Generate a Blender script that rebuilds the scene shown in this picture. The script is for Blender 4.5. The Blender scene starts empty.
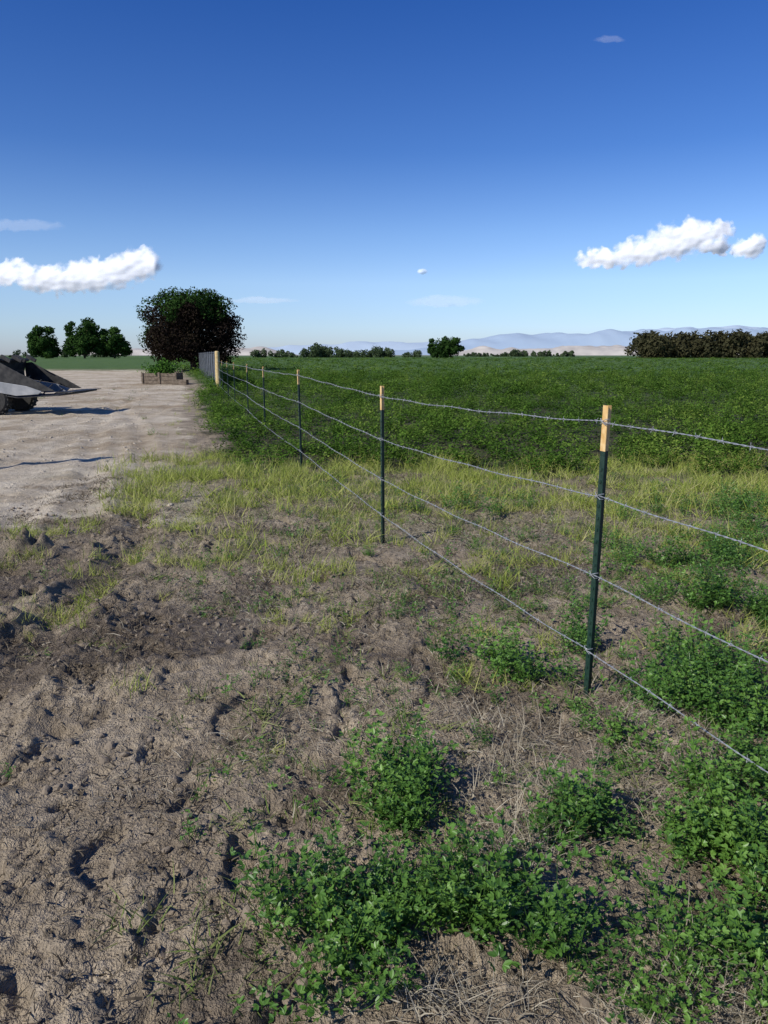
import bpy, math, random
import numpy as np
from mathutils import Vector, Matrix
random.seed(7); R = np.random.RandomState(11)
sc = bpy.context.scene
sc.view_settings.view_transform='Standard'; sc.view_settings.look='None'
sc.view_settings.exposure=0; sc.view_settings.gamma=1

# ---------------------------------------------------------------- noise
_perm = np.random.RandomState(3).permutation(256); _perm=np.concatenate([_perm,_perm])
_ang = np.random.RandomState(5).rand(256)*2*np.pi
_gx=np.cos(_ang); _gy=np.sin(_ang)
_r1=np.random.RandomState(8).rand(256); _r2=np.random.RandomState(9).rand(256); _r3=np.random.RandomState(10).rand(256)
def perlin(x,y,seed=0):
    x=np.asarray(x,float)+seed*17.31; y=np.asarray(y,float)+seed*9.77
    xi=np.floor(x).astype(np.int64); yi=np.floor(y).astype(np.int64)
    xf=x-xi; yf=y-yi
    u=xf*xf*xf*(xf*(xf*6-15)+10); v=yf*yf*yf*(yf*(yf*6-15)+10)
    def g(ix,iy,dx,dy):
        h=_perm[(_perm[ix&255]+iy)&255]
        return _gx[h]*dx+_gy[h]*dy
    a=g(xi,yi,xf,yf); b=g(xi+1,yi,xf-1,yf); c=g(xi,yi+1,xf,yf-1); d=g(xi+1,yi+1,xf-1,yf-1)
    return ((a*(1-u)+b*u)*(1-v)+(c*(1-u)+d*u)*v)*1.5
def fbm(x,y,o=4,seed=0):
    s=0;a=1;f=1
    for i in range(o):
        s=s+a*perlin(x*f,y*f,seed+i); a*=.5; f*=2.03
    return s
def sstep(a,b,x):
    t=np.clip((x-a)/(b-a),0,1); return t*t*(3-2*t)
def lumps_field(x,y,f,seed,thr):   # rounded clods: one per cell, random radius, crisp foot
    x=x*f+seed*7.7; y=y*f+seed*3.3
    x=x+.5*perlin(x*1.3,y*1.3,seed)+.2*perlin(x*4,y*4,seed); y=y+.5*perlin(x*1.3,y*1.3,seed+1)+.2*perlin(x*4,y*4,seed+3)
    xi=np.floor(x).astype(np.int64); yi=np.floor(y).astype(np.int64); best=np.zeros_like(x)
    for i in(-1,0,1):
        for j in(-1,0,1):
            h=_perm[(_perm[(xi+i)&255]+yi+j)&255]
            px=xi+i+_r1[h]; py=yi+j+_r2[h]; rr=.25+.45*_r3[h]
            on=(_r1[(h*7+3)&255]>thr)
            d=np.sqrt((x-px)**2+(y-py)**2)/rr
            best=np.maximum(best,on*rr*np.sqrt(np.clip(1-d**2.5,0,1)))
    return best/f

# ---------------------------------------------------------------- layout of the place (metres)
def fence_x(y):
    y=np.asarray(y,float)
    return 0.967-0.300*(y-3.24)+0.0011*np.clip(y-3.24,0,30)**2*0.95
def dry_mask(x,y):
    n=fbm(x*.5,y*.5,4,2)
    edge=fence_x(y)-1.2+0.35*n
    m=sstep(0,.9,edge-x)*sstep(6.0,9.4,y+1.8*n+0.25*(-x-3))
    return m
def field_mask(x,y):
    n=fbm(x*.6,y*.6,3,4)
    edge=fence_x(y)-1.15+.45*n+0.5*sstep(34,36,y)
    m=sstep(-.1,.35,x-edge)*sstep(9.9,11.0,y+1.1*n-.12*np.clip(-x-.5,0,4)+.25*np.clip(x-1,0,5))
    left=sstep(74,80,y+2*n)*(x<edge)
    return np.maximum(m,left)
def grass_mask(x,y):
    n=fbm(x*.7,y*.7,4,6)
    return sstep(5.4,7.4,y+1.5*n+.15*np.clip(x,0,6))*(1-sstep(11.0,12.0,y))*sstep(-3.3,-2.2,x+n*.8-(-.3*(y-7)) )
def gh(x,y):
    x=np.asarray(x,float); y=np.asarray(y,float)
    d=dry_mask(x,y)
    far=1-sstep(9,24,y)
    fade=(1-sstep(60,200,np.abs(x)+np.abs(y)))
    amp=(1-.62*d)*(0.3+.7*far)*fade
    rough=.30+.70*sstep(-.25,.35,fbm(x*.9,y*.9,3,31))
    h=.03*perlin(x*.6,y*.6,1)
    h=h+.024*fbm(x*2.3,y*2.3,3,8)*rough
    h=h-.020*np.abs(perlin(x*5.2,y*5.2,12))*rough
    h=h+.022*np.abs(perlin(x*11,y*11,13))*rough
    h=h+.018*np.abs(perlin(x*23,y*23,15))*rough+.008*perlin(x*47,y*47,16)*(.4+.6*rough)
    near=(y<16)&(y>1)&(np.abs(x)<10)
    if near.any():
        xn=x[near]; yn=y[near]; L=np.zeros_like(xn)
        L+=lumps_field(xn,yn,8,1,.80)*.32; L+=lumps_field(xn,yn,17,2,.60)*.48; L+=lumps_field(xn,yn,30,3,.45)*.6*(yn<5)
        h=h.copy(); h[near]+=L*(.12+.95*sstep(-.2,.4,fbm(xn*1.1,yn*1.1,3,33)))
    p=perlin(x*4.1,y*3.3,40); h=h-.036*sstep(.38,.48,p)*far
    p=perlin(x*6.3,y*5.1,44); h=h-.020*sstep(.44,.54,p)*far
    rx=-1.75-.16*(y-3)+.12*np.sin(y*1.3)
    for off in (0,-1.25):
        dx=(x-rx-off+.05*perlin(x*3,y*3,20))
        h=h+far*(sstep(2.0,3.2,y))*(-.055*np.exp(-(dx/.13)**2)+.045*np.exp(-((np.abs(dx)-.25)/.09)**2)*(.5+1.2*perlin(x*8,y*8,22)))
    h=h+.17*np.exp(-(((x+3.0)/.45)**2+((y-5.75)/.16)**2))*(.6+1.4*np.abs(perlin(x*7,y*7,25)))
    h=h+.08*np.exp(-(((x+2.25)/.2)**2+((y-4.2)/.14)**2))*(.5+1.6*np.abs(perlin(x*9,y*9,26)))
    h=h*amp
    for k,(a,b) in enumerate(((-4.2,-.30),(-5.7,-.30),(-5.2,-.14),(-6.7,-.14),(-3.4,-.36),(-9,.02))):
        dx=x-(a+b*(y-10)+.3*np.sin(y*.25+k)); h=h+d*fade*(-.022*np.exp(-(dx/.15)**2)+.022*np.exp(-((np.abs(dx)-.28)/.09)**2)*(.6+.8*np.abs(perlin(x*3,y*3,k))))
    return h

# ---------------------------------------------------------------- materials
def new_mat(name):
    m=bpy.data.materials.new(name); m.use_nodes=True
    nt=m.node_tree; nt.nodes.clear(); return m,nt
def N(nt,t,**k):
    n=nt.nodes.new(t)
    for a,b in k.items(): setattr(n,a,b)
    return n
def mat_simple(name,c1,c2,scale=8,rough=.6,metal=0,bump=.1,detail=4):
    m,nt=new_mat(name); L=nt.links.new
    out=N(nt,'ShaderNodeOutputMaterial'); b=N(nt,'ShaderNodeBsdfPrincipled')
    tc=N(nt,'ShaderNodeTexCoord'); no=N(nt,'ShaderNodeTexNoise'); no.inputs['Scale'].default_value=scale; no.inputs['Detail'].default_value=detail
    L(tc.outputs['Object'],no.inputs['Vector'])
    r=N(nt,'ShaderNodeValToRGB'); r.color_ramp.elements[0].position=.35; r.color_ramp.elements[1].position=.65
    r.color_ramp.elements[0].color=(*c1,1); r.color_ramp.elements[1].color=(*c2,1)
    L(no.outputs[0],r.inputs[0]); L(r.outputs[0],b.inputs['Base Color'])
    b.inputs['Roughness'].default_value=rough; b.inputs['Metallic'].default_value=metal
    if bump>0:
        bp=N(nt,'ShaderNodeBump'); bp.inputs['Strength'].default_value=bump; bp.inputs['Distance'].default_value=.02
        L(no.outputs[0],bp.inputs['Height']); L(bp.outputs[0],b.inputs['Normal'])
    L(b.outputs[0],out.inputs[0]); return m
def mat_leaf(name,cols,trans=.3,rough=.5,spec=.35,patch=0,real=False):
    m,nt=new_mat(name); L=nt.links.new
    out=N(nt,'ShaderNodeOutputMaterial')
    if spec>.3:
        b=N(nt,'ShaderNodeBsdfPrincipled'); b.inputs['Roughness'].default_value=rough; b.inputs['Specular IOR Level'].default_value=spec; bc=b.inputs['Base Color']
    else:
        b=N(nt,'ShaderNodeBsdfDiffuse'); bc=b.inputs['Color']
    at=N(nt,'ShaderNodeAttribute',attribute_name='rnd')
    if real: ri=N(nt,'ShaderNodeAttribute',attribute_name='ir').outputs['Fac']
    else: ri=N(nt,'ShaderNodeObjectInfo').outputs['Random']
    ad=N(nt,'ShaderNodeMath',operation='MULTIPLY_ADD'); L(ri,ad.inputs[0]); ad.inputs[1].default_value=.45
    mu=N(nt,'ShaderNodeMath',operation='MULTIPLY'); L(at.outputs['Fac'],mu.inputs[0]); mu.inputs[1].default_value=.55
    L(mu.outputs[0],ad.inputs[2]); src=ad.outputs[0]
    if patch:
        g=N(nt,'ShaderNodeNewGeometry'); no=N(nt,'ShaderNodeTexNoise'); no.inputs['Scale'].default_value=.35; no.inputs['Detail'].default_value=3; L(g.outputs['Position'],no.inputs['Vector'])
        pm=N(nt,'ShaderNodeMath',operation='MULTIPLY_ADD'); L(no.outputs[0],pm.inputs[0]); pm.inputs[1].default_value=patch; pm.inputs[2].default_value=-patch*.5
        p2=N(nt,'ShaderNodeMath',operation='ADD'); L(src,p2.inputs[0]); L(pm.outputs[0],p2.inputs[1]); src=p2.outputs[0]
    r=N(nt,'ShaderNodeValToRGB'); e=r.color_ramp.elements
    e[0].color=(*cols[0],1); e[1].color=(*cols[-1],1); e[0].position=.05; e[1].position=.95
    for i,c in enumerate(cols[1:-1]):
        k=e.new((i+1)/(len(cols)-1)); k.color=(*c,1)
    L(src,r.inputs[0]); L(r.outputs[0],bc)
    t=N(nt,'ShaderNodeBsdfTranslucent'); L(r.outputs[0],t.inputs['Color'])
    mx=N(nt,'ShaderNodeMixShader'); mx.inputs[0].default_value=trans
    L(b.outputs[0],mx.inputs[1]); L(t.outputs[0],mx.inputs[2]); L(mx.outputs[0],out.inputs[0]); return m

M_alf=mat_leaf('alfalfa_leaf',[(.032,.085,.018),(.064,.150,.026),(.112,.23,.036),(.18,.32,.06)],.28,.42,.4,0,True)
M_veg=mat_leaf('vegetable_leaf',[(.030,.080,.018),(.060,.145,.026),(.105,.22,.036),(.17,.31,.06)],.28,.5,.2)
M_field=mat_leaf('alfalfa_field_leaf',[(.026,.064,.012),(.056,.120,.018),(.100,.182,.028),(.19,.265,.05)],.25,.6,.2,1.4)
M_grass=mat_leaf('grass_blade',[(.15,.20,.035),(.27,.34,.06),(.42,.44,.13),(.54,.48,.26)],.33,.55,.25,0,True)
M_weed=mat_leaf('weed_leaf',[(.10,.15,.04),(.16,.22,.06),(.22,.25,.09),(.30,.28,.16)],.3,.6,.2,0,True)
M_straw=mat_leaf('dry_straw',[(.17,.145,.105),(.28,.245,.18),(.38,.34,.26),(.50,.46,.36)],.15,.8,.1,0,True)
M_deb=mat_leaf('dead_debris',[(.06,.048,.034),(.11,.088,.062),(.18,.15,.11),(.29,.26,.20)],.1,.9,.1,0,True)
M_tree=mat_leaf('tree_leaf',[(.014,.034,.010),(.028,.062,.015),(.048,.098,.022),(.085,.15,.035)],.2,.55,.2)
M_plum=mat_leaf('plum_leaf',[(.012,.010,.009),(.022,.016,.013),(.032,.028,.015),(.034,.046,.017)],.15,.6,.2)
M_fartree=mat_leaf('far_tree_leaf',[(.04,.065,.032),(.058,.088,.042),(.085,.115,.055)],.2,.8,.1)
M_brown=mat_leaf('grove_leaf',[(.040,.042,.022),(.068,.064,.032),(.10,.088,.044)],.2,.8,.1)
M_bark=mat_simple('bark',(.05,.035,.025),(.11,.085,.06),12,.9,0,.4)
M_green=mat_simple('green_post_paint',(.008,.028,.020),(.018,.045,.032),40,.42,0,.05)
M_yel=mat_simple('post_tip_paint',(.60,.36,.12),(.75,.52,.24),30,.5,0,.05)
M_wire=mat_simple('galvanised_wire',(.36,.37,.38),(.58,.59,.60),60,.42,.55,0)
M_wood=mat_simple('post_wood',(.42,.30,.13),(.60,.46,.22),9,.8,0,.2)
M_oldwood=mat_simple('old_wood',(.10,.075,.05),(.21,.165,.12),9,.85,0,.3)
M_slat=mat_simple('grey_slat',(.055,.065,.075),(.11,.12,.135),4,.6,.2,0)
M_clod=mat_simple('soil_clod',(.14,.11,.076),(.29,.235,.17),30,.95,0,.3)
M_stone=mat_simple('pebble',(.28,.24,.18),(.48,.42,.33),20,.85,0,.2)
M_lgrey=mat_simple('bucket_paint',(.20,.21,.22),(.36,.36,.36),3,.6,.1,.05)
M_dark=mat_simple('dark_steel',(.015,.015,.016),(.05,.048,.045),8,.6,.4,.1)
M_rub=mat_simple('tyre_rubber',(.012,.012,.012),(.03,.028,.026),14,.85,0,.2)
M_rim=mat_simple('wheel_rim',(.40,.38,.33),(.5,.47,.42),10,.5,.1,0)
M_glass=mat_simple('cab_glass',(.02,.03,.035),(.04,.05,.055),3,.1,0,0)
M_cab=mat_simple('machine_paint',(.50,.48,.42),(.62,.60,.54),5,.45,.05,.03)

# ---------------------------------------------------------------- mesh helpers
def link(o,parent=None):
    sc.collection.objects.link(o)
    if parent: o.parent=parent
    return o
def mesh_obj(name,V,F,mats,parent=None,smooth=False,rnd=None,midx=None,do_link=True):
    me=bpy.data.meshes.new(name); me.from_pydata([tuple(v) for v in V],[],[tuple(f) for f in F]); me.update()
    for m in (mats if isinstance(mats,(list,tuple)) else [mats]): me.materials.append(m)
    if rnd is not None:
        a=me.attributes.new('rnd','FLOAT','POINT'); a.data.foreach_set('value',np.asarray(rnd,np.float32))
    if midx is not None: me.polygons.foreach_set('material_index',np.asarray(midx,np.int32))
    if smooth: me.polygons.foreach_set('use_smooth',np.ones(len(me.polygons),bool))
    o=bpy.data.objects.new(name,me)
    if do_link: link(o,parent)
    return o
def empty(name,loc=(0,0,0)):
    e=bpy.data.objects.new(name,None); e.location=loc; e.empty_display_size=.3; sc.collection.objects.link(e); return e
class MB:
    def __init__(s): s.V=[];s.F=[];s.M=[];s.r=[]
    def add(s,V,F,mi=0,r=0.5):
        b=len(s.V); s.V+= [tuple(v) for v in V]; s.F+=[tuple(i+b for i in f) for f in F]; s.M+=[mi]*len(F); s.r+=[r]*len(V)
    def tube(s,pts,rad,k=6,mi=0,r=.5,cap=True):
        pts=[Vector(p) for p in pts]; n=len(pts)
        if not hasattr(rad,'__len__'): rad=[rad]*n
        V=[]
        for i,p in enumerate(pts):
            d=(pts[min(i+1,n-1)]-pts[max(i-1,0)]).normalized()
            up=Vector((0,0,1)) if abs(d.z)<.9 else Vector((1,0,0))
            a=d.cross(up).normalized(); b=d.cross(a)
            for j in range(k):
                t=2*math.pi*j/k; V.append(p+(a*math.cos(t)+b*math.sin(t))*rad[i])
        F=[(i*k+j,i*k+(j+1)%k,(i+1)*k+(j+1)%k,(i+1)*k+j) for i in range(n-1) for j in range(k)]
        if cap: F+= [tuple(range(k))[::-1],tuple(range((n-1)*k,n*k))]
        s.add(V,F,mi,r)
    def box(s,c,sz,mi=0,rot=None,r=.5):
        V=[]
        for dz in(-.5,.5):
            for dx,dy in((-.5,-.5),(.5,-.5),(.5,.5),(-.5,.5)):
                v=Vector((dx*sz[0],dy*sz[1],dz*sz[2]))
                if rot: v=rot@v
                V.append(v+Vector(c))
        s.add(V,[(3,2,1,0),(4,5,6,7),(0,1,5,4),(1,2,6,5),(2,3,7,6),(3,0,4,7)],mi,r)
    def prism(s,prof,y0,y1,mi=0):
        n=len(prof); V=[(p[0],y0,p[1]) for p in prof]+[(p[0],y1,p[1]) for p in prof]
        s.add(V,[tuple(range(n)),tuple(range(2*n-1,n-1,-1))]+[(i,i+n,(i+1)%n+n,(i+1)%n) for i in range(n)],mi)
    def obj(s,name,mats,parent=None,smooth=False,do_link=True,bevel=0):
        o=mesh_obj(name,s.V,s.F,mats,parent,smooth,s.r,s.M,do_link)
        if bevel:
            b=o.modifiers.new('bevel','BEVEL'); b.width=bevel; b.segments=2; b.limit_method='ANGLE'
        return o

def scatter(name,P,rot,scl,pid,coll,real=False):
    P=np.asarray(P,np.float32); n=len(P)
    me=bpy.data.meshes.new(name); me.vertices.add(n); me.vertices.foreach_set('co',P.ravel())
    a=me.attributes.new('rot','FLOAT_VECTOR','POINT'); a.data.foreach_set('vector',np.asarray(rot,np.float32).ravel())
    a=me.attributes.new('scl','FLOAT_VECTOR','POINT'); a.data.foreach_set('vector',np.asarray(scl,np.float32).ravel())
    a=me.attributes.new('pid','INT','POINT'); a.data.foreach_set('value',np.asarray(pid,np.int32))
    a=me.attributes.new('ir','FLOAT','POINT'); a.data.foreach_set('value',R.rand(n).astype(np.float32))
    o=bpy.data.objects.new(name,me); sc.collection.objects.link(o)
    ng=bpy.data.node_groups.new(name+'_gn','GeometryNodeTree')
    ng.interface.new_socket('Geometry',in_out='INPUT',socket_type='NodeSocketGeometry')
    ng.interface.new_socket('Geometry',in_out='OUTPUT',socket_type='NodeSocketGeometry')
    gi=ng.nodes.new('NodeGroupInput'); go=ng.nodes.new('NodeGroupOutput')
    ip=ng.nodes.new('GeometryNodeInstanceOnPoints'); ci=ng.nodes.new('GeometryNodeCollectionInfo')
    ci.inputs['Collection'].default_value=coll; ci.inputs['Separate Children'].default_value=True; ci.inputs['Reset Children'].default_value=True
    def na(t,nm):
        x=ng.nodes.new('GeometryNodeInputNamedAttribute'); x.data_type=t; x.inputs['Name'].default_value=nm; return x
    r=na('FLOAT_VECTOR','rot'); s=na('FLOAT_VECTOR','scl'); p=na('INT','pid')
    L=ng.links.new
    L(gi.outputs[0],ip.inputs['Points']); L(ci.outputs[0],ip.inputs['Instance']); ip.inputs['Pick Instance'].default_value=True
    L(r.outputs[0],ip.inputs['Rotation']); L(s.outputs[0],ip.inputs['Scale']); L(p.outputs[0],ip.inputs['Instance Index'])
    if real:
        rl=ng.nodes.new('GeometryNodeRealizeInstances'); L(ip.outputs[0],rl.inputs[0]); L(rl.outputs[0],go.inputs[0])
    else: L(ip.outputs[0],go.inputs[0])
    md=o.modifiers.new('scatter','NODES'); md.node_group=ng
    return o
def put(name,xy,s0,s1,coll,nv,zoff=0,zs=1.0,tilt=.15,smul=None):
    xy=np.asarray(xy); n=len(xy)
    z=gh(xy[:,0],xy[:,1])+zoff
    P=np.column_stack([xy,z]); rot=np.column_stack([R.uniform(-tilt,tilt,n),R.uniform(-tilt,tilt,n),R.uniform(0,6.283,n)])
    s=R.uniform(s0,s1,n)
    if smul is not None: s=s*smul
    return scatter(name,P,rot,np.column_stack([s,s,s*zs]),R.randint(0,nv,n),coll,True)

# ---------------------------------------------------------------- ground sheet
def axis_y():
    ys=[1.25]
    while ys[-1]<45: ys.append(ys[-1]+max(.010,ys[-1]*.0055))
    while ys[-1]<30000: ys.append(ys[-1]*1.035)
    b=[1.25]; d=.03
    while b[-1]>-200: b.append(b[-1]-d); d*=1.12
    return np.array(b[:0:-1]+ys)
def axis_x():
    xs=list(np.arange(0,2.4,.0115)); d=.0115
    while xs[-1]<30000: d*=1.026 if xs[-1]<60 else 1.1; xs.append(xs[-1]+d)
    xs=np.array(xs); return np.concatenate([-xs[:0:-1],xs])
gx=axis_x(); gy=axis_y()
X,Y=np.meshgrid(gx,gy); nx,ny=len(gx),len(gy)
print('ground',nx,ny,nx*ny)
Z=gh(X,Y)
fm=field_mask(X,Y); dm=dry_mask(X,Y)*(1-fm); gm=grass_mask(X,Y)*(1-fm)
Z=Z+fm*.22*sstep(45,90,Y)
me=bpy.data.meshes.new('ground')
me.vertices.add(nx*ny); me.vertices.foreach_set('co',np.stack([X,Y,Z],-1).astype(np.float32).ravel())
idx=np.arange(nx*ny).reshape(ny,nx)
q=np.stack([idx[:-1,:-1],idx[:-1,1:],idx[1:,1:],idx[1:,:-1]],-1).reshape(-1,4)
me.loops.add(q.size); me.loops.foreach_set('vertex_index',q.ravel().astype(np.int32))
me.polygons.add(len(q)); me.polygons.foreach_set('loop_start',np.arange(0,q.size,4,dtype=np.int32)); 
me.polygons.foreach_set('use_smooth',np.ones(len(q),bool))
me.update(calc_edges=True)
wet=sstep(-.10,.40,fbm(X*.8,Y*.8,4,50)+.25*sstep(-.3,-1.6,X)-.12)*(1-sstep(4.5,7.5,Y))
ca=me.attributes.new('zone','FLOAT_COLOR','POINT')
ca.data.foreach_set('color',np.stack([dm,fm,gm,wet],-1).astype(np.float32).ravel())
def ground_mat():
    m,nt=new_mat('ground_soil'); L=nt.links.new
    out=N(nt,'ShaderNodeOutputMaterial'); b=N(nt,'ShaderNodeBsdfPrincipled')
    at=N(nt,'ShaderNodeAttribute',attribute_name='zone'); sp=N(nt,'ShaderNodeSeparateColor'); L(at.outputs['Color'],sp.inputs[0])
    geo=N(nt,'ShaderNodeNewGeometry')
    def noise(s,d=8,rg=.6):
        n=N(nt,'ShaderNodeTexNoise'); n.inputs['Scale'].default_value=s; n.inputs['Detail'].default_value=d; n.inputs['Roughness'].default_value=rg
        L(geo.outputs['Position'],n.inputs['Vector']); return n
    def ramp(src,a,ca_,b_,cb):
        r=N(nt,'ShaderNodeValToRGB'); e=r.color_ramp.elements; e[0].position=a; e[1].position=b_; e[0].color=(*ca_,1); e[1].color=(*cb,1); L(src,r.inputs[0]); return r
    def mix(f,a,b_,mode='MIX'):
        x=N(nt,'ShaderNodeMix',data_type='RGBA',blend_type=mode)
        if hasattr(f,'links'): L(f,x.inputs[0])
        else: x.inputs[0].default_value=f
        L(a,x.inputs[6]); L(b_,x.inputs[7]); return x.outputs[2]
    n1=noise(2.2,6,.65); n2=noise(18,5,.72); n3=noise(110,2,.6); n4=noise(.35,5,.65)
    mud=ramp(n1.outputs[0],.3,(.21,.168,.118),.70,(.43,.362,.268))
    wetc=ramp(n2.outputs[0],.3,(.095,.074,.051),.75,(.22,.176,.126))
    c=mix(at.outputs['Alpha'],mud.outputs[0],wetc.outputs[0])
    fine=ramp(n2.outputs[0],.3,(.55,.53,.50),.7,(1.28,1.26,1.22)); c=mix(.9,c,fine.outputs[0],'MULTIPLY')
    dry=ramp(n1.outputs[0],.32,(.41,.34,.245),.68,(.66,.585,.455))
    dry2=ramp(n4.outputs[0],.38,(.70,.64,.56),.56,(1.08,1.08,1.08)); dc=mix(1,dry.outputs[0],dry2.outputs[0],'MULTIPLY')
    dc=mix(.45,dc,fine.outputs[0],'MULTIPLY')
    ad=N(nt,'ShaderNodeMath',operation='ADD'); L(sp.outputs[0],ad.inputs[0]); 
    s2=N(nt,'ShaderNodeMath',operation='MULTIPLY_ADD'); L(n1.outputs[0],s2.inputs[0]); s2.inputs[1].default_value=1.6; s2.inputs[2].default_value=-.8; L(s2.outputs[0],ad.inputs[1])
    mr=N(nt,'ShaderNodeMapRange'); mr.interpolation_type='SMOOTHSTEP'; L(ad.outputs[0],mr.inputs[0]); mr.inputs[1].default_value=.15; mr.inputs[2].default_value=.75
    c=mix(mr.outputs[0],c,dc)
    gs=ramp(n2.outputs[0],.35,(.18,.155,.09),.7,(.27,.26,.13))
    gf=N(nt,'ShaderNodeMath',operation='MULTIPLY'); L(sp.outputs[2],gf.inputs[0]); gf.inputs[1].default_value=.45
    c=mix(gf.outputs[0],c,gs.outputs[0])
    fld=ramp(n4.outputs[0],.35,(.048,.098,.019),.65,(.084,.144,.030))
    sep=N(nt,'ShaderNodeSeparateXYZ'); L(geo.outputs['Position'],sep.inputs[0])
    nearf=N(nt,'ShaderNodeMapRange'); L(sep.outputs[1],nearf.inputs[0]); nearf.inputs[1].default_value=14; nearf.inputs[2].default_value=60
    uc=N(nt,'ShaderNodeRGB'); uc.outputs[0].default_value=(.06,.06,.028,1)
    fc=mix(nearf.outputs[0],uc.outputs[0],fld.outputs[0])
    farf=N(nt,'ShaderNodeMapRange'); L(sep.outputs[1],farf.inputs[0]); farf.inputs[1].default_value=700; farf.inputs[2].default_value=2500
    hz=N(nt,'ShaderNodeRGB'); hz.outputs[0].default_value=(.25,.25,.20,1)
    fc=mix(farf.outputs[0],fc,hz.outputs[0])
    c=mix(sp.outputs[1],c,fc)
    L(c,b.inputs['Base Color'])
    rr=N(nt,'ShaderNodeMapRange'); L(at.outputs['Alpha'],rr.inputs[0]); rr.inputs[3].default_value=.95; rr.inputs[4].default_value=.55; L(rr.outputs[0],b.inputs['Roughness'])
    b.inputs['Specular IOR Level'].default_value=.3
    h2=N(nt,'ShaderNodeMath',operation='MULTIPLY_ADD'); L(n3.outputs[0],h2.inputs[0]); h2.inputs[1].default_value=.4; L(n2.outputs[0],h2.inputs[2])
    bp=N(nt,'ShaderNodeBump'); bp.inputs['Strength'].default_value=1; bp.inputs['Distance'].default_value=.045
    L(h2.outputs[0],bp.inputs['Height']); L(bp.outputs[0],b.inputs['Normal'])
    L(b.outputs[0],out.inputs[0]); return m
me.materials.append(ground_mat())
ground=bpy.data.objects.new('ground',me); sc.collection.objects.link(ground)

# ---------------------------------------------------------------- plants prototypes
def leaf(mb,base,d,n,L,W,mi=0,r=.5,simple=False):
    s=d.cross(n).normalized()*W*.5; nn=n*W*.12
    if simple: mb.add([base,base+d*L*.5+s,base+d*L,base+d*L*.5-s],[(0,1,2,3)],mi,r)
    else: mb.add([base,base+d*L*.35+s*.9+nn,base+d*L*.75+s*.8+nn,base+d*L,base+d*L*.75-s*.8+nn,base+d*L*.35-s*.9+nn],[(0,1,2,3),(0,3,4,5)],mi,r)
def rv(s=1): return Vector((random.gauss(0,s),random.gauss(0,s),random.gauss(0,s)))
def alfalfa(name,mat,nst,hmin,hmax,spread,ls=1.0,step=.024,k=3,thick=.0012,simple=False):
    mb=MB()
    for i in range(nst):
        a=random.random()*6.283; lean=random.random()**.7*spread; L=random.uniform(hmin,hmax)*(1-.25*lean)
        p=Vector((math.cos(a),math.sin(a),0))*random.random()*.05
        d=Vector((math.cos(a)*math.sin(lean),math.sin(a)*math.sin(lean),math.cos(lean)))
        pts=[p.copy()]; n=int(L/step)
        for j in range(n):
            d=(d+Vector((0,0,.035))+rv(.045)).normalized(); p=p+d*step; pts.append(p.copy())
            t=j/n
            if t>.15:
                for rep in range(1 if t<.8 else 2):
                    b=random.random()*6.283; o=Vector((math.cos(b),math.sin(b),random.uniform(.1,.8))).normalized()
                    q_=p+o*random.uniform(.008,.022)*ls
                    rr=min(1,max(0,random.gauss(.2+.55*t,.2)))
                    up=(Vector((0,0,1))+rv(.35)).normalized()
                    sd=o.cross(up).normalized()
                    for w in (-1,0,1):
                        dd=(o+sd*w*.9+rv(.15)).normalized(); nn=(up-dd*up.dot(dd)).normalized()
                        l=random.uniform(.014,.026)*ls*(1.1-.3*t)
                        leaf(mb,q_,dd,nn,l,l*.5,0,rr,simple)
        if not simple: mb.tube(pts[::2] if len(pts)>4 else pts,thick,k,0,.45,False)
    return mb.obj(name,mat,do_link=False)
def coll(name,objs):
    c=bpy.data.collections.new(name)
    for o in objs: c.objects.link(o)
    return c
C_alf=coll('alfalfa_plants',[alfalfa('alfalfa_plant',M_alf,20,.15,.36,1.1,1.2,.027) for i in range(7)])
C_fld=coll('field_plants',[alfalfa('field_alfalfa',M_field,13,.20,.40,.85,1.8,.045,simple=True) for i in range(5)])
C_far=coll('field_plants_far',[alfalfa('far_alfalfa',M_field,11,.22,.36,.95,2.6,.075,simple=True) for i in range(4)])
def tuft(name,mat,n,h0,h1,lean,w=.004,base=.04,droop=.5):
    mb=MB()
    for i in range(n):
        a=random.random()*6.283; l=random.random()*lean; H=random.uniform(h0,h1)
        p=Vector((random.gauss(0,base),random.gauss(0,base),-.005)); d=Vector((math.cos(a)*math.sin(l),math.sin(a)*math.sin(l),math.cos(l)))
        out=Vector((math.cos(a),math.sin(a),0)); s=d.cross(Vector((random.random()-.5,random.random()-.5,.2))).normalized()*w*random.uniform(.6,1.2)
        V=[];seg=3
        for j in range(seg+1):
            t=j/seg; ww=(1-t**1.6)*.5+.03
            V+= [p+s*ww,p-s*ww]
            d=(d+out*.16*droop+Vector((0,0,-.18*droop))+rv(.06)).normalized(); p=p+d*H/seg
            if p.z<.004: p.z=.004
        mb.add(V,[(2*j,2*j+1,2*j+3,2*j+2) for j in range(seg)],0,min(1,max(0,random.gauss(.5,.28))))
    return mb.obj(name,mat,do_link=False)
C_gr=coll('grass_tufts',[tuft('grass_tuft',M_grass,24,.08,.24,.9,.0065,.06) for i in range(6)])
C_wd=coll('weed_tufts',[tuft('weed_tuft',M_weed,20,.04,.12,1.2,.006,.035,.8) for i in range(4)]+[alfalfa('weed_sprig',M_alf,6,.06,.13,1.2,.8,.022) for i in range(3)])
C_st=coll('straw_litter',[tuft('straw_litter',M_straw,22,.02,.09,1.55,.0035,.09,1.4) for i in range(5)])
C_db=coll('dead_debris',[tuft('dead_debris',M_deb,26,.02,.07,1.5,.006,.07,1.0) for i in range(5)])
C_dry=coll('dry_stems',[tuft('dry_stems',M_straw,60,.08,.22,1.4,.0036,.06,1.1) for i in range(4)])
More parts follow.
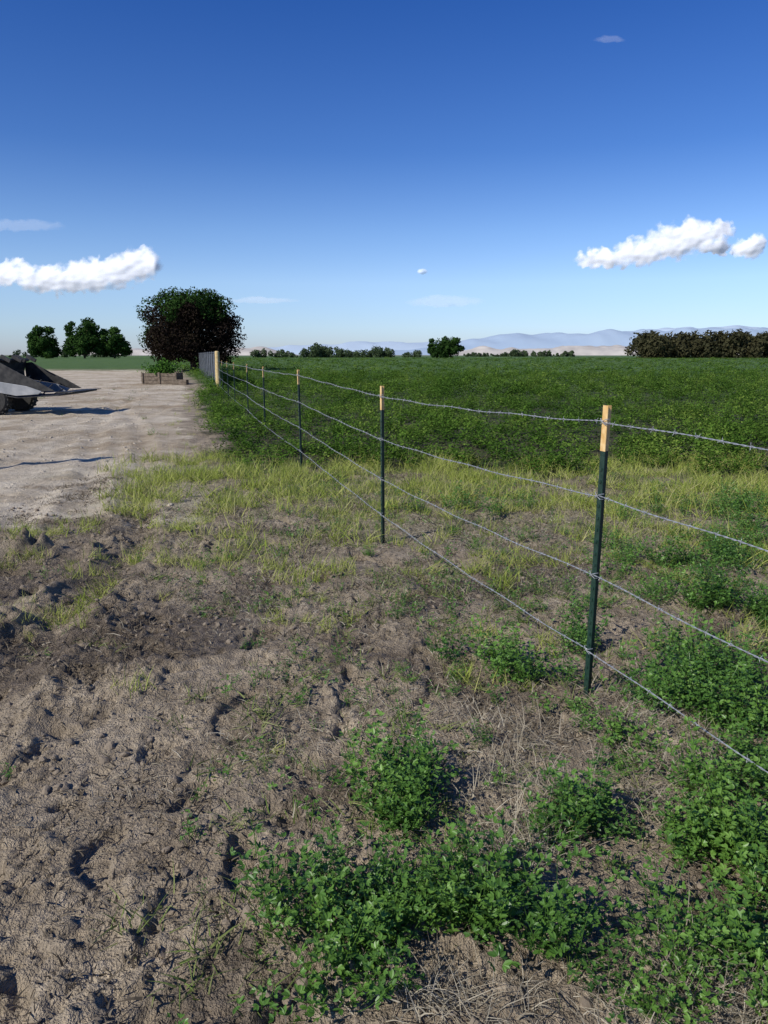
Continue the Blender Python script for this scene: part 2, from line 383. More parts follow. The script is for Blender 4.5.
def clod(name,mat):
    import bmesh
    bm=bmesh.new(); bmesh.ops.create_icosphere(bm,subdivisions=2,radius=1)
    o=rv(3)
    from mathutils import noise as mn
    for v in bm.verts:
        f=1+.45*mn.noise(v.co*1.1+o)+.25*mn.noise(v.co*2.7+o); v.co*=f; v.co.z*=.62
    me=bpy.data.meshes.new(name); bm.to_mesh(me); bm.free(); me.materials.append(mat)
    return bpy.data.objects.new(name,me)
C_cl=coll('soil_clods',[clod('soil_clod',M_clod) for i in range(6)])
C_pb=coll('pebbles',[clod('pebble',M_stone) for i in range(4)])

def region(n,x0,x1,y0,y1): return np.column_stack([R.uniform(x0,x1,n),R.uniform(y0,y1,n)])
cl=[(.05,1.80,.25,.12,13),(.30,1.74,.16,.10,6),(-.12,1.68,.12,.1,4),(.02,2.34,.13,.14,6),(.14,2.52,.12,.08,3),(.64,2.25,.12,.12,5),
    (1.12,2.12,.17,.15,11),(1.45,3.1,.28,.32,17),(1.75,3.5,.3,.3,12),(.68,3.45,.17,.12,6),(.85,1.66,.25,.12,8),(1.2,1.78,.2,.15,9),(1.05,1.5,.2,.1,5),
    (1.0,2.8,.15,.1,2),(2.6,5.6,.7,.5,26),(1.9,4.6,.4,.3,9),(3.4,6.3,.8,.5,26),(2.4,4.2,.4,.4,14),(1.38,2.5,.16,.16,7),(.45,3.7,.2,.1,3),(1.15,3.9,.3,.15,5),
    (1.95,2.7,.3,.4,12),(2.0,1.6,.5,.5,14),(2.8,3.5,.5,.6,22),(3.5,7.6,1.2,.5,26),(1.2,7.6,.6,.3,7),(4.5,5,1,1,30),(5.5,8,1,1,30)]
pts=[];sm=[]
for x,y,rx,ry,n in cl:
    p=np.column_stack([R.normal(x,rx*.55,n),R.normal(y,ry*.55,n)]); pts.append(p); sm+= list(R.uniform(.65,1.10,n))
extra=region(130,-.2,3.2,1.6,6.8); pts.append(extra); sm+= list(R.uniform(.2,.5,130))
put('alfalfa_clumps',np.vstack(pts),.75,1.05,C_alf,7,-.01,1.0,.2,np.array(sm))
def fieldpts(n,y0,y1):
    y=R.uniform(y0,y1,n); xl=fence_x(y)-1.6; xr=.60*y+6
    x=xl+(xr-xl)*R.rand(n)
    k=(field_mask(x,y)>.5)&(R.rand(n)<.15+1.35*sstep(-.5,.4,fbm(x*.9,y*.9,3,63)))
    return np.column_stack([x[k],y[k]])
b1=fieldpts(4600,9.5,26); b2=fieldpts(6000,26,62); b3=fieldpts(7000,62,150); b4=fieldpts(6000,150,380)
def fld(nm,bb,C,nv):
    P=[];S=[]
    for bp_,sxy,sz in bb:
        n=len(bp_); s=R.uniform(.7,1.3,n); hz=R.uniform(.55,1.35,n)*(.85+.6*fbm(bp_[:,0]*.45,bp_[:,1]*.45,3,60))
        P.append(np.column_stack([bp_,gh(bp_[:,0],bp_[:,1])])); S.append(np.column_stack([s*sxy,s*sxy,np.maximum(.3,hz)*sz]))
    P=np.vstack(P);S=np.vstack(S);n=len(P)
    scatter(nm,P,np.column_stack([R.uniform(-.15,.15,n),R.uniform(-.15,.15,n),R.uniform(0,6.28,n)]),S,R.randint(0,nv,n),C)
fld('alfalfa_field',((b1,1.1,1.1),(b2,1.6,1.4)),C_fld,5)
fld('alfalfa_field_far',((b3,2.6,1.6),(b4,4.8,1.9)),C_far,4)
def masked(n,x0,x1,y0,y1,fn):
    p=region(n,x0,x1,y0,y1); w=fn(p[:,0],p[:,1]); return p[R.rand(n)<w]
def gden(x,y):
    patch=sstep(-.25,.30,fbm(x*1.1,y*1.1,3,70)); return grass_mask(x,y)*(.10+.90*patch)*(.55+.45*sstep(7,8.5,y))
put('grass_strip',masked(6000,-4,9,5,11.9,gden),.5,1.3,C_gr,6,0,1,.2)
def pden(x,y):
    return sstep(.0,.45,fbm(x*1.2,y*1.2,3,74))*(1-dry_mask(x,y))*sstep(-3.0,-1.2,x+.28*(y-3))*sstep(2.6,5,y)*(y<8)
put('grass_tufts_sparse',masked(2600,-3.5,4,2.5,8,pden),.3,.8,C_gr,6,0,1,.2)
def wden(x,y):
    a=sstep(-.25,.45,fbm(x*.8,y*.8,3,80))
    return (.12+.88*a)*(1-.93*dry_mask(x,y))*(.08+.92*sstep(-1.3,-.3,x+.3*(y-3)))
put('weeds',masked(9000,-5,5,1.4,11,wden),.4,1.15,C_wd,7,0,1,.3)
put('yard_weeds',masked(700,-14,-2.5,8,50,lambda x,y:sstep(.1,.5,fbm(x*.5,y*.5,2,83))*.8*(x<fence_x(y)-1)*(.35+.65*sstep(-3.2,-1.5,x-fence_x(y)))),.8,2.0,C_wd,7,0,1,.2)
put('yard_edge_grass',masked(600,-9,-2.2,9,34,lambda x,y:sstep(-2.2,-1.3,x-fence_x(y))*sstep(-.8,-1.1,x-fence_x(y)*1.0)*.7),.4,.9,C_gr,6,0,1,.2)
def sden(x,y):
    a=sstep(-.15,.45,fbm(x*1.1,y*1.1,3,90)); return (.15+.85*a)*(.18+.82*sstep(-1.2,.0,x+.3*(y-3)))*(1-.9*dry_mask(x,y))
put('straw_litter',masked(8500,-4,4.5,1.35,9,sden),.5,1.2,C_st,5,0,1,.1)
put('dead_debris',masked(8500,-4,4.5,1.35,10,lambda x,y:sden(x+3,y+7)*.8),.4,1.2,C_db,5,0,1,.1)
dc=[(.45,2.1,.14,.14,14),(.9,1.6,.3,.14,18),(1.25,2.55,.2,.14,10),(.35,2.45,.2,.1,7),(1.2,3.0,.25,.2,9),(1.5,1.75,.3,.2,10),(.25,1.55,.2,.06,6),(.6,2.75,.2,.15,5),(.85,2.35,.15,.12,6)]
put('dry_stems',np.vstack([np.column_stack([R.normal(x,rx*.6,n),R.normal(y,ry*.6,n)]) for x,y,rx,ry,n in dc]),.6,1.0,C_dry,4,0,1,.2)
p=masked(12000,-4,4,1.3,8,lambda x,y:.10+.9*sstep(-.1,.4,fbm(x*1.3,y*1.3,3,31)))
n=len(p); s=.004+.018*R.rand(n)**3.2
scatter('soil_clods',np.column_stack([p,gh(p[:,0],p[:,1])+s*.15]),R.uniform(0,6.28,(n,3))*np.array([.1,.1,1]),np.column_stack([s,s,s]),R.randint(0,6,n),C_cl)
p=masked(6000,-16,-1,7.5,40,lambda x,y:dry_mask(x,y)*(.25+.75*sstep(-.1,.4,fbm(x*.6,y*.6,3,95)))); n=len(p); s=.007+.030*R.rand(n)**3
scatter('gravel',np.column_stack([p,gh(p[:,0],p[:,1])]),R.uniform(0,6.28,(n,3))*np.array([.1,.1,1]),np.column_stack([s,s,s]),R.randint(0,4,n),C_pb)

# ---------------------------------------------------------------- fence: T-posts and barbed wire
posts=[(2.95,-2.95,1.34),(1.97,.14,1.36),(.955,3.24,1.385),(-.017,6.27,1.346),(-1.18,10.4,1.40),(-2.32,14.4,1.38),(-3.39,18.5,1.38),(-4.5,22.5,1.38),(-5.5,26.4,1.38),(-6.55,30.4,1.38)]
wood=(-7.72,34.9)
hts=[(1.315,.985,.62,.255)]*3+[(1.262,.90,.56,.25),(1.33,.96,.61,.28)]+[(1.32,.96,.61,.27)]*5
lean=[0,.004,.010,-.004,-.01,0,.01,0,-.01,0]
dirv=Vector((-.30,.954,0)).normalized(); side=Vector((.954,.30,0))
for i,(x,y,h) in enumerate(posts):
    e=empty('fence_post',(x,y,0))
    tf=Matrix.Rotation(lean[i],3,'Y')
    w,t,sd=.017,.0045,.024
    prof=[(-w,-t),(w,-t),(w,0),(t*.6,t*.3),(t*.5,sd),(-t*.5,sd),(-t*.6,t*.3),(-w,0)]
    def sect(mb,z0,z1,mi,g=0):
        V=[]
        for z in(z0,z1):
            for a,b_ in prof:
                v=dirv*(a*(1+g))+side*(b_*(1+g)-.0015*(g>0)); v.z=z; V.append(tf@v)
        k=len(prof); mb.add(V,[(j,(j+1)%k,(j+1)%k+k,j+k) for j in range(k)]+[tuple(range(k))[::-1],tuple(range(k,2*k))],mi)
    mb=MB(); sect(mb,-.05,h-.20,0)
    for s in range(int((h-.25)/.055)):
        z=.06+s*.055; c=tf@(side*(-.0065)+Vector((0,0,z)))
        mb.box(c,(.006,.016,.014),0,Matrix.Rotation(math.atan2(side.y,side.x),3,'Z'))
    mb.obj('stake',[M_green],e,bevel=.0008)
    mb=MB(); sect(mb,h-.20,h,0,.08); mb.obj('painted_tip',[M_yel],e,bevel=.0012)
    mb=MB()
    for z in hts[i]:
        c=tf@(side*(-.008)+Vector((0,0,z)))
        for dz in(-.012,.012):
            mb.tube([c-dirv*.021+side*.012+Vector((0,0,dz)),c-dirv*.022-side*.006+Vector((0,0,dz)),c+dirv*.0-side*.008+Vector((0,0,dz*.2)),c+dirv*.022-side*.004-Vector((0,0,dz)),c+dirv*.021+side*.012-Vector((0,0,dz))],.0017,5)
    mb.obj('wire_clips',[M_wire],e)
wp=[Vector((x,y,0)) for x,y,h in posts]+[Vector((wood[0],wood[1],0))]
hw=hts+[(1.36,1.0,.65,.3)]
for k in range(4):
    mb=MB()
    for i in range(len(wp)-1):
        a=wp[i]+Vector((0,0,hw[i][k]))-side*.012+Matrix.Rotation(lean[i] if i<len(lean) else 0,3,'Y')@Vector((0,0,hw[i][k]))*1.0-Vector((0,0,hw[i][k]))
        li=lean[i+1] if i+1<len(lean) else 0
        b=wp[i+1]-side*.012+Matrix.Rotation(li,3,'Y')@Vector((0,0,hw[i+1][k]))
        Lg=(b-a).length; near=a.y<11
        sag=.008+.006*((i*7+k*3)%3)
        stp=.011 if near else .4; n=max(2,int(Lg/stp)); d=(b-a).normalized(); u=d.cross(Vector((0,0,1))).normalized(); v=u.cross(d)
        def pos(t): 
            return a.lerp(b,t)-Vector((0,0,sag*4*t*(1-t)-.0035*math.sin(t*23+k*2+i)))
        if near:
            for ph in(0,math.pi):
                pts_=[]
                for j in range(n+1):
                    t=j/n; an=ph+t*Lg/.075*2*math.pi; pts_.append(pos(t)+(u*math.cos(an)+v*math.sin(an))*.0018)
                mb.tube(pts_,.0014,5)
        else: mb.tube([pos(j/n) for j in range(n+1)],.0032,5)
        nb=int(Lg/.13)
        if a.y<16:
            for j in range(nb):
                t=(j+.5+random.uniform(-.1,.1))/nb; c=pos(t)
                an=random.random()*3.14
                coil=[c+d*(-.006+.012*q_/12)+(u*math.cos(q_*1.05+an)+v*math.sin(q_*1.05+an))*.0045 for q_ in range(13)]
                mb.tube(coil,.0010,4)
                for s_ in range(4):
                    aa=an+s_*math.pi/2+random.uniform(-.3,.3); o=(u*math.cos(aa)+v*math.sin(aa)); c0=c+d*(-.005 if s_%2 else .005)
                    mb.tube([c0+o*.003,c0+o*.016+d*random.uniform(-.004,.004)],[.0012,.0003],4)
    mb.obj('barbed_wire',[M_wire],smooth=True)
e=empty('wooden_gate_post',(wood[0],wood[1],0))
mb=MB(); mb.tube([(0,0,-.1),(0,0,.9),(.01,0,1.74)],[.115,.11,.10],14); mb.obj('post',[M_wood],e)
mb=MB(); mb.tube([(0,0,1.741),(0,0,1.775)],[.10,.06],14); mb.obj('cap',[M_wood],e)
e=empty('slatted_chain_link_fence')
mbp=MB();mbs=MB()
A=Vector((-7.85,35.6,0)); d=Vector((-.262,.965,0)).normalized(); Ln=36
for j in range(13):
    p=A+d*Ln*j/12; mbp.tube([p+Vector((0,0,-.05)),p+Vector((0,0,1.78))],.03,8)
for z in(.06,1.72): mbp.tube([A+Vector((0,0,z)),A+d*Ln+Vector((0,0,z))],.02,6)
nn=int(Ln/.09); rz=Matrix.Rotation(math.atan2(d.y,d.x),3,'Z')
for j in range(nn):
    p=A+d*(j+.5)*.09+Vector((0,0,.88)); mbs.box(p+Vector((.04,0,0)),(.078,.008,1.58+.03*random.random()),0,rz)
mbp.obj('rails_and_posts',[M_slat],e); mbs.obj('slats',[M_slat],e)
e=empty('wooden_pole',(-7.75,8.9,0)); mb=MB(); mb.tube([(0,0,-.1),(.02,0,2.0),(0,.02,3.3)],[.11,.10,.085],12); mb.obj('shaft',[M_oldwood],e)
mb=MB(); mb.box((0,0,3.1),(.09,.5,.09)); mb.obj('crossarm',[M_oldwood],e)

# ---------------------------------------------------------------- raised garden bed
e=empty('raised_garden_bed',(-12.45,42.2,0))
mb=MB()
for j in range(3):
    z=.12+j*.2
    for yy in(-.62,.62): mb.box((0,yy,z),(1.9,.05,.185))
    for xx in(-.93,.93): mb.box((xx,0,z),(.05,1.18,.185))
for xx in(-.93,0,.93):
    for yy in (-.67,.67): mb.box((xx,yy,.32),(.09,.045,.68))
mb.obj('planks',[M_oldwood],e,bevel=.006)
mb=MB(); mb.box((0,0,.27),(1.8,1.16,.5)); mb.obj('soil',[M_clod],e)
mb=MB()
for j in range(1500):
    p=Vector((random.gauss(0,.38),random.gauss(0,.25),.50)); hh=abs(random.gauss(0,.25))+.35*(math.sin(p.x*6+1)>0)*random.random()
    dd=rv().normalized(); nn_=dd.orthogonal().normalized(); leaf(mb,p+Vector((0,0,hh)),dd,nn_,random.uniform(.08,.2),.10,0,random.random())
for j in range(40):
    p=Vector((random.gauss(0,.4),random.gauss(0,.25),.5)); mb.tube([p,p+Vector((random.gauss(0,.08),random.gauss(0,.08),random.uniform(.2,.6)))],.008,4)
mb.obj('vegetable_plants',[M_veg],e)
e=empty('small_planter',(-11.2,41.2,0)); mb=MB()
for yy in(-.25,.25): mb.box((0,yy,.14),(.8,.04,.26))
for xx in(-.38,.38): mb.box((xx,0,.14),(.04,.46,.26))
mb.obj('planks',[M_oldwood],e); mb=MB(); mb.box((0,0,.12),(.71,.45,.2)); mb.obj('soil',[M_clod],e)

# ---------------------------------------------------------------- skid steer (mostly outside the frame, bucket reaching in)
e=empty('skid_steer_loader',(0,0,0))
y0,y1=20.1,21.95
def part(name,fn,mat,bev=.01,sm=False):
    mb=MB(); fn(mb); return mb.obj(name,[mat],e,sm,bevel=bev)
lo=[(-10.45,.62),(-9.9,.52),(-9.3,.56),(-9.2,.64),(-9.6,.78),(-10.45,.92)]
up=[(-10.45,.925),(-9.6,.785),(-9.2,.645),(-8.85,.65),(-9.25,.88),(-9.75,1.12),(-10.25,1.40),(-10.45,1.38)]
for nm,a_,b_ in (('near',y0,y0+.04),('far',y1-.04,y1)):
    part('bucket_side_'+nm,lambda m:m.prism(lo,a_,b_),M_lgrey)
    part('bucket_upper_'+nm,lambda m:m.prism(up,a_+.004,b_-.004),M_dark)
def shell(m):
    path=[(-8.4,.615),(-8.78,.545),(-9.9,.485),(-10.3,.55),(-10.47,.75),(-10.47,1.15),(-10.38,1.42)]
    for (a,b_),(c,d_) in zip(path[:-1],path[1:]):
        L=math.hypot(c-a,d_-b_); nx_,nz_=-(d_-b_)/L*.03,(c-a)/L*.03
        m.prism([(a,b_),(c,d_),(c+nx_,d_+nz_),(a+nx_,b_+nz_)],y0+.045,y1-.045)
part('bucket_shell',shell,M_dark,.004)
part('cutting_edge',lambda m:m.prism([(-8.82,.585),(-8.3,.625),(-8.3,.64),(-8.82,.625)],y0-.03,y1+.03),M_dark,.003)
def rim(m):
    m.tube([(-10.36,y0,1.46),(-10.36,y1,1.46)],.05,8)
    for j in range(4): m.box((-10.2+.1*(j%2),y0+.25+j*.42,1.5),(.28,.07,.10),0,Matrix.Rotation(.5,3,'Y'))
    for j in range(5): m.tube([(-9.9+.3*j,y0+.3,.56),(-9.75+.3*j,y0+.6,1.05-.12*j)],.018,6)
part('bucket_rim',rim,M_dark,.004)
def arms(m):
    for yy in(y0+.22,y1-.34):
        m.prism([(-10.5,.62),(-10.5,.95),(-11.15,1.25),(-13.9,1.75),(-13.9,1.55),(-11.3,1.0),(-10.8,.6)],yy,yy+.12)
part('lift_arms',arms,M_cab)
def cyl(m):
    for yy in(y0+.42,y1-.45): m.tube([(-10.5,yy,1.1),(-11.3,yy,1.35)],.03,8); m.tube([(-11.3,yy,1.35),(-12.0,yy,1.5)],.05,8)
part('hydraulic_cylinders',cyl,M_dark,0)
part('chassis',lambda m:m.prism([(-10.9,.35),(-10.9,.8),(-11.6,1.0),(-14,1.15),(-14.1,.35)],y0+.4,y1-.4),M_cab,.03)
part('engine_cover',lambda m:m.prism([(-13.1,1.17),(-13.1,1.55),(-13.9,1.45),(-14.1,1.17)],y0+.4,y1-.4),M_dark,.03)
def cab(m):
    for xx in(-11.95,-13.0):
        for yy in(y0+.45,y1-.45): m.box((xx,yy,1.55),(.08,.08,1.0))
    m.box((-12.48,(y0+y1)/2,2.08),(1.25,1.05,.08))
part('cab_frame',cab,M_dark,.01)
part('cab_window',lambda m:m.box((-12.48,(y0+y1)/2,1.55),(.96,.86,.9)),M_glass,0)
def tyres(m):
    for xx in(-10.58,-12.9):
        for yy in(y0+.02,y1-.32):
            m.tube([(xx,yy,.42),(xx,yy+.04,.42),(xx,yy+.26,.42),(xx,yy+.30,.42)],[.36,.42,.42,.36],28)
            for a in range(20):
                t=a/20*6.283; m.box((xx+math.cos(t)*.425,yy+.15,.42+math.sin(t)*.425),(.03,.28,.05),0,Matrix.Rotation(-t,3,'Y'))
part('tyres',tyres,M_rub,0)
def rims(m):
    for xx in(-10.58,-12.9):
        for yy in(y0+.01,y1-.025): m.tube([(xx,yy,.42),(xx,yy+.015,.42)],.2,20)
part('wheel_rims',rims,M_rim,0)

# ---------------------------------------------------------------- trees
def blobfoliage(mb,lumps,n,size,mi=1,shell=.5,tone=None):
    w=np.array([l[3]**2 for l in lumps]); w/=w.sum(); pick=R.choice(len(lumps),n,p=w)
    for k in pick:
        x,y,z,r,sq,tn=lumps[k]
        d=rv().normalized(); rad=r*(shell+(1.08-shell)*random.random()**.6)*(1+.2*math.sin(d.x*5+k)*math.sin(d.z*6+k*2))
        c=Vector((x,y,z))+Vector((d.x*rad,d.y*rad,d.z*rad*sq))
        if c.z<.15: c.z=.15+random.random()*.3
        nn_=(d+rv(.6)).normalized(); t=nn_.orthogonal().normalized(); a=random.random()*6.28
        t=Matrix.Rotation(a,3,nn_)@t; s=size*random.uniform(.6,1.3); b=nn_.cross(t)
        r_=min(1,max(0,random.gauss(tn+.15*d.z,.16)))
        m_=mi if tone is None else tone(c)
        mb.add([c-t*s,c-b*s*.5+nn_*s*.1,c+t*s,c+b*s*.5+nn_*s*.1],[(0,1,2,3)],m_,r_)
def tree(name,x,y,w,h,base,n,size,mats,nl=26,trunk=.3,tone=None,seed=1,core=1.0):
    random.seed(seed)
    mb=MB(); cz=base+(h-base)*.45; rz=(h-base)/2; lumps=[]
    for i in range(nl):
        a=random.random()*6.283; u=random.random()
        zz=base+(h-base)*(.10+.80*u); prof=math.sqrt(max(0,1-((zz-cz)/((h-cz) if zz>cz else (cz-base)*1.45))**2))
        r=w*.5*random.uniform(.16,.32); rad=max(0,w*.5*prof-r*.75)*random.uniform(.65,1.04)
        lumps.append((math.cos(a)*rad,math.sin(a)*rad,min(max(zz,base+r*.5),h-r*.7),r,.8,random.uniform(.2,.7)))
    lumps.append((0,0,cz,w*.30*core,min(1.2,rz/(w*.34)),.3)); lumps.append((w*.14,0,cz-.1*rz,w*.24*core,.9,.3)); lumps.append((-w*.14,0,cz-.1*rz,w*.24*core,.9,.3))
    blobfoliage(mb,lumps,n,size,1,.45,tone)
    T=[(0,0,-.2),(w*.01,0,base*.6),(-w*.01,0,base+rz*.35),(0,0,cz+rz*.3)]
    mb.tube(T,[trunk*1.25,trunk,trunk*.75,trunk*.3],8,0)
    for l in lumps[::2]:
        s=Vector((0,0,base+random.uniform(0,.5)*rz)); e_=Vector(l[:3]); m_=s.lerp(e_,.5)+Vector((0,0,.1*rz))
        mb.tube([s,m_,e_],[trunk*.45,trunk*.3,trunk*.08],5,0)
    o=mb.obj(name,mats); o.location=(x,y,0); return o
def plumtone(c):
    return 2 if (c.z>5.3+.9*math.sin(c.x*1.7) or (c.x<-3.4+.6*math.sin(c.z*2))) and random.random()<.85 else 1
tree('plum_tree',-18.3,72,10.3,7.5,.85,42000,.13,[M_bark,M_plum,M_tree],64,.3,plumtone,seed=5)
tree('elm_tree',-134.5,300,14,12.8,.3,8000,.5,[M_bark,M_tree],26,.4,seed=8)
tree('elm_tree',-119,300,15.5,16.2,.3,9000,.55,[M_bark,M_tree],26,.45,seed=9)
tree('elm_tree',-108.5,304,14,12.6,.3,8000,.5,[M_bark,M_tree],26,.45,seed=10)
tree('cottonwood_tree',23.3,330,10.5,8.8,.3,6000,.42,[M_bark,M_tree],20,.4,seed=12)
tree('cottonwood_tree',29.5,332,11,10.2,.3,6000,.42,[M_bark,M_tree],20,.4,seed=13)
def line(name,x0,x1,y,h0,h1,n,size,mat,step,gap=0,seed=1):
    random.seed(seed); mb=MB(); lumps=[]; x=x0
    while x<x1:
        g=perlin(np.array([x*.05]),np.array([seed*1.7]))[0]*1.4
        h=h0+(h1-h0)*min(1,max(0,.5+.7*g))*random.uniform(.75,1.2)
        if random.random()>gap:
            for j in range(5):
                r=h*random.uniform(.22,.36); lumps.append((x+random.gauss(0,step*.5),y+random.gauss(0,h*.5),(r*.6+(h-r*1.6)*j/4),r,1,random.uniform(.2,.8)))
        x+=step*random.uniform(.4,1.6)
    blobfoliage(mb,lumps,n,size,0); return mb.obj(name,[mat])
line('distant_treeline',-55,20,410,2.5,8.6,11000,.55,M_fartree,1.8,.12,3)
line('distant_treeline',60,150,600,2.0,6.5,7000,.7,M_fartree,3,.2,4)
line('distant_grove',118,270,350,10.8,12.6,42000,.85,M_brown,2.6,.0,5)
line('distant_treeline',-250,-140,420,4,7,5000,.7,M_fartree,5,.3,6)
line('distant_treeline',-76,-54,420,3,6,1500,.6,M_fartree,4,.2,7)

# ---------------------------------------------------------------- hills and mountains
def ridge(name,y,x0,x1,hfun,depth,mat,n=300):
    xs=np.linspace(x0,x1,n); rows=13; V=[];
    for j in range(rows):
        t=j/(rows-1); prof=math.sin(math.pi*min(1,t*1.0))**.8 if t<1 else 0
        for i,x in enumerate(xs):
            e_=min(1,(i/(n-1))*6,(1-i/(n-1))*6)
            hh=max(0,hfun[i])
            nz=.22*hh*perlin(np.array([x/depth*5+t*2]),np.array([t*4.]),3)[0]*math.sin(math.pi*t)
            V.append((x,y+(t-.5)*depth,-2+(hh+nz)*prof*e_))
    F=[(j*n+i,j*n+i+1,(j+1)*n+i+1,(j+1)*n+i) for j in range(rows-1) for i in range(n-1)]
    return mesh_obj(name,V,F,mat,smooth=True)
M_mt=mat_simple('mountain_haze',(.305,.395,.50),(.33,.42,.515),.0012,1,0,0)  # aerial haze painted into the bluish base colour
M_mt2=mat_simple('mountain_far_haze',(.39,.48,.575),(.40,.49,.575),.0012,1,0,0)  # back range: paler, with more distance haze put into the colour
M_hill=mat_simple('dry_hill',(.38,.35,.31),(.52,.48,.42),.02,1,0,0)
xs=np.linspace(-1500,16000,300)
def bump_(c,w): return np.exp(-((xs-c)/w)**2)
hf=130+310*bump_(4900,2400)+230*bump_(7600,1900)+130*bump_(2400,1200)+160*bump_(11000,3000)+38*fbm(xs/1300,xs*0+2,4,4)
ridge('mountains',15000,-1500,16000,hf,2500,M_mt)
xs=np.linspace(-6000,20000,300)
hf2=320+400*np.exp(-((xs-9000)/3800)**2)+40*fbm(xs/2000,xs*0+5,4,7)
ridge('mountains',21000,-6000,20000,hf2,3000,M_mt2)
xs=np.linspace(-1100,-260,200); ridge('dry_hills',2400,-1100,-260,28+12*fbm(xs/120,xs*0,3,3),250,M_hill,200)
xs=np.linspace(150,1400,200); ridge('dry_hills',2600,150,1400,34+14*fbm(xs/150,xs*0+3,3,3),250,M_hill,200)

# ---------------------------------------------------------------- clouds
def cloud_mat(name,seed,amax,fr,thr,soft,stretch=1.0,gain=1.7):
    m,nt=new_mat(name); L=nt.links.new
    out=N(nt,'ShaderNodeOutputMaterial'); at=N(nt,'ShaderNodeAttribute',attribute_name='rnd')
    tc=N(nt,'ShaderNodeTexCoord'); mp=N(nt,'ShaderNodeMapping'); mp.inputs['Location'].default_value=(seed*3.1,seed,seed*.7); mp.inputs['Scale'].default_value=(fr,0,fr*stretch)
    L(tc.outputs['Object'],mp.inputs[0])
    no=N(nt,'ShaderNodeTexNoise'); no.inputs['Scale'].default_value=1; no.inputs['Detail'].default_value=9; no.inputs['Roughness'].default_value=.60; L(mp.outputs[0],no.inputs[0])
    g_=N(nt,'ShaderNodeMath',operation='MULTIPLY_ADD'); L(no.outputs[0],g_.inputs[0]); g_.inputs[1].default_value=gain; g_.inputs[2].default_value=-gain*.5
    a=N(nt,'ShaderNodeMath',operation='ADD'); L(at.outputs['Fac'],a.inputs[0]); L(g_.outputs[0],a.inputs[1])
    lim=N(nt,'ShaderNodeMapRange'); L(at.outputs['Fac'],lim.inputs[0]); lim.inputs[1].default_value=.0; lim.inputs[2].default_value=.45
    mr=N(nt,'ShaderNodeMapRange',interpolation_type='SMOOTHSTEP'); L(a.outputs[0],mr.inputs[0]); mr.inputs[1].default_value=thr; mr.inputs[2].default_value=thr+soft; mr.inputs[4].default_value=amax
    mm=N(nt,'ShaderNodeMath',operation='MULTIPLY'); L(mr.outputs[0],mm.inputs[0]); L(lim.outputs[0],mm.inputs[1])
    df=N(nt,'ShaderNodeBsdfDiffuse'); df.inputs[0].default_value=(.90,.91,.93,1)
    tl=N(nt,'ShaderNodeBsdfTranslucent'); tl.inputs[0].default_value=(.95,.96,1,1)
    m1=N(nt,'ShaderNodeMixShader'); m1.inputs[0].default_value=.10; L(df.outputs[0],m1.inputs[1]); L(tl.outputs[0],m1.inputs[2])
    tr=N(nt,'ShaderNodeBsdfTransparent'); m2=N(nt,'ShaderNodeMixShader'); L(mm.outputs[0],m2.inputs[0]); L(tr.outputs[0],m2.inputs[1]); L(m1.outputs[0],m2.inputs[2])
    L(m2.outputs[0],out.inputs[0]); return m
def cloud(name,X0,Z0,w,h,seed,puffs,amax=.97,thr=.18,soft=1.15,Yd=6000,stretch=1.15,fr=None,bulge=70,gain=1.7):
    nx_,nz_=200,80
    us=np.linspace(-1,1,nx_); vs=np.linspace(-1,1,nz_)
    U,Vv=np.meshgrid(us,vs)
    def dens(Uw,Vw,p):
        D=np.zeros_like(U)
        for (cx,cz_,rx,rz_) in puffs:
            q_=1-((Uw-cx)/rx)**2-((Vw-cz_)/(rz_*np.where(Vw<cz_,.75,1)))**2; D=np.maximum(D,np.clip(q_,0,1)**p)
        return D
    edge=np.minimum(sstep(0,.1,1-np.abs(U)),sstep(0,.12,1-np.abs(Vv)))
    D=dens(U+.05*fbm(U*w/160,Vv*h/160,3,seed+1),Vv+.14*fbm(U*w/160+9,Vv*h/160,3,seed+2),.85)*edge
    S=0
    for (cx,cz_,rx,rz_) in puffs: S=S+np.exp(-((U-cx)/rx)**2-((Vv-cz_)/rz_)**2)*.5
    by=-bulge*(S+.10*fbm(U*w/240+seed,Vv*h/160,2,seed))*edge
    V=np.stack([U*w/2,by,Vv*h/2],-1).reshape(-1,3)
    F=[(j*nx_+i,j*nx_+i+1,(j+1)*nx_+i+1,(j+1)*nx_+i) for j in range(nz_-1) for i in range(nx_-1)]
    o=mesh_obj(name,V,F,cloud_mat(name,seed,amax,fr or .0085,thr,soft,stretch,gain),smooth=True,rnd=(D*1.6).ravel())
    o.location=(X0,Yd,Z0); return o
cloud('cloud',-2690,590,2050,540,3,[(.80,.30,.24,.62),(.62,.1,.25,.6),(.40,.0,.3,.6),(.10,-.1,.3,.5),(-.2,.05,.3,.5),(-.6,0,.4,.5),(.93,.3,.10,.3),(.25,-.25,.4,.4)])
cloud('cloud',2070,800,1350,560,5,[(.45,.30,.30,.60),(.72,.42,.24,.38),(.2,.1,.35,.65),(-.15,-.15,.35,.5),(-.55,-.30,.42,.34),(.72,.0,.22,.3)])
cloud('cloud',2790,808,350,290,7,[(0,-.1,.85,.7),(.4,.2,.5,.6)])
cloud('cloud',295,628,120,80,9,[(0,0,.8,.7)],amax=.5)
cloud('cloud_wisp',-980,430,700,110,11,[(0,0,.9,.6)],amax=.25,stretch=3,Yd=6200,bulge=10)
cloud('cloud_wisp',500,420,800,170,12,[(0,0,.9,.7)],amax=.22,stretch=3,Yd=6200,bulge=10)
cloud('cloud_wisp',-2900,1000,900,200,13,[(0,0,.9,.6)],amax=.18,stretch=3,Yd=6200,bulge=10)
cloud('cloud_wisp',1700,2330,300,110,14,[(0,0,.9,.6)],amax=.12,stretch=3,Yd=6200,bulge=10)

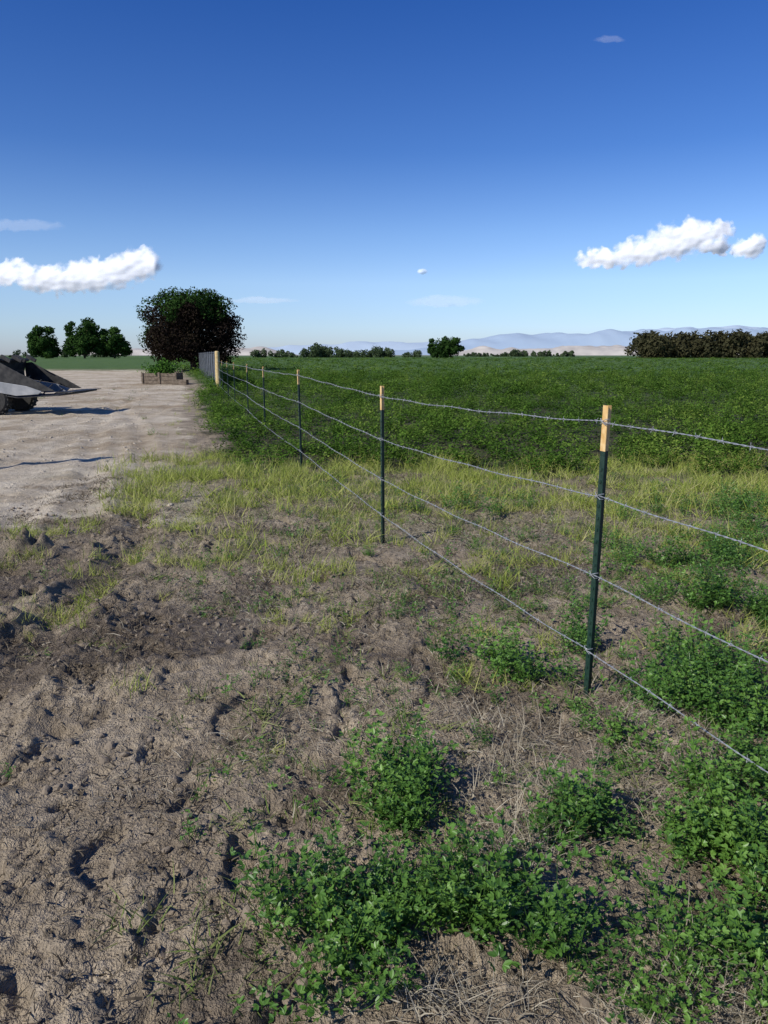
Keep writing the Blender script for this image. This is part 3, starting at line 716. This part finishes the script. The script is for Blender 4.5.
# ---------------------------------------------------------------- light
sd=Vector((.77,.64,0)).normalized(); el=math.radians(37)
dirs=Vector((sd.x*math.cos(el),sd.y*math.cos(el),-math.sin(el)))
sl=bpy.data.lights.new('sun','SUN'); sl.energy=5.0; sl.angle=math.radians(.5); sl.color=(1,.955,.88)
so=bpy.data.objects.new('sun',sl); so.rotation_euler=dirs.to_track_quat('-Z','Y').to_euler(); sc.collection.objects.link(so)
w=bpy.data.worlds.new('World'); sc.world=w; w.use_nodes=True; nt=w.node_tree; nt.nodes.clear()
o=nt.nodes.new('ShaderNodeOutputWorld'); bg=nt.nodes.new('ShaderNodeBackground'); sky=nt.nodes.new('ShaderNodeTexSky')
sky.sky_type='NISHITA'; sky.sun_disc=False; sky.sun_elevation=el; sky.sun_rotation=math.atan2(-sd.x,-sd.y); sky.altitude=1300; sky.air_density=1.0; sky.dust_density=.6; sky.ozone_density=3.0
tc=nt.nodes.new('ShaderNodeTexCoord'); sx=nt.nodes.new('ShaderNodeSeparateXYZ'); nt.links.new(tc.outputs['Generated'],sx.inputs[0])
cr=nt.nodes.new('ShaderNodeValToRGB'); e_=cr.color_ramp.elements
e_[0].position=0; e_[0].color=(.78,.87,1.24,1); e_[1].position=.42; e_[1].color=(.22,.58,1.24,1)
for p_,c_ in ((.035,(.98,1.08,1.38)),(.09,(1.14,1.22,1.46)),(.15,(.92,1.10,1.42)),(.24,(.50,.80,1.30))):
    k=e_.new(p_); k.color=(*c_,1)
nt.links.new(sx.outputs[2],cr.inputs[0])
mx=nt.nodes.new('ShaderNodeMix'); mx.data_type='RGBA'; mx.blend_type='MULTIPLY'; mx.inputs[0].default_value=1
nt.links.new(sky.outputs[0],mx.inputs[6]); nt.links.new(cr.outputs[0],mx.inputs[7])
nt.links.new(mx.outputs[2],bg.inputs[0]); bg.inputs[1].default_value=.096; nt.links.new(bg.outputs[0],o.inputs[0])

# ---------------------------------------------------------------- camera
c=bpy.data.cameras.new('camera'); c.sensor_fit='VERTICAL'; c.sensor_height=36; c.lens=25.98; c.clip_start=.05; c.clip_end=80000
co=bpy.data.objects.new('camera',c); co.location=(0,0,1.6); co.rotation_euler=(math.radians(78),0,0); sc.collection.objects.link(co); sc.camera=co
print('objects',len(sc.objects))
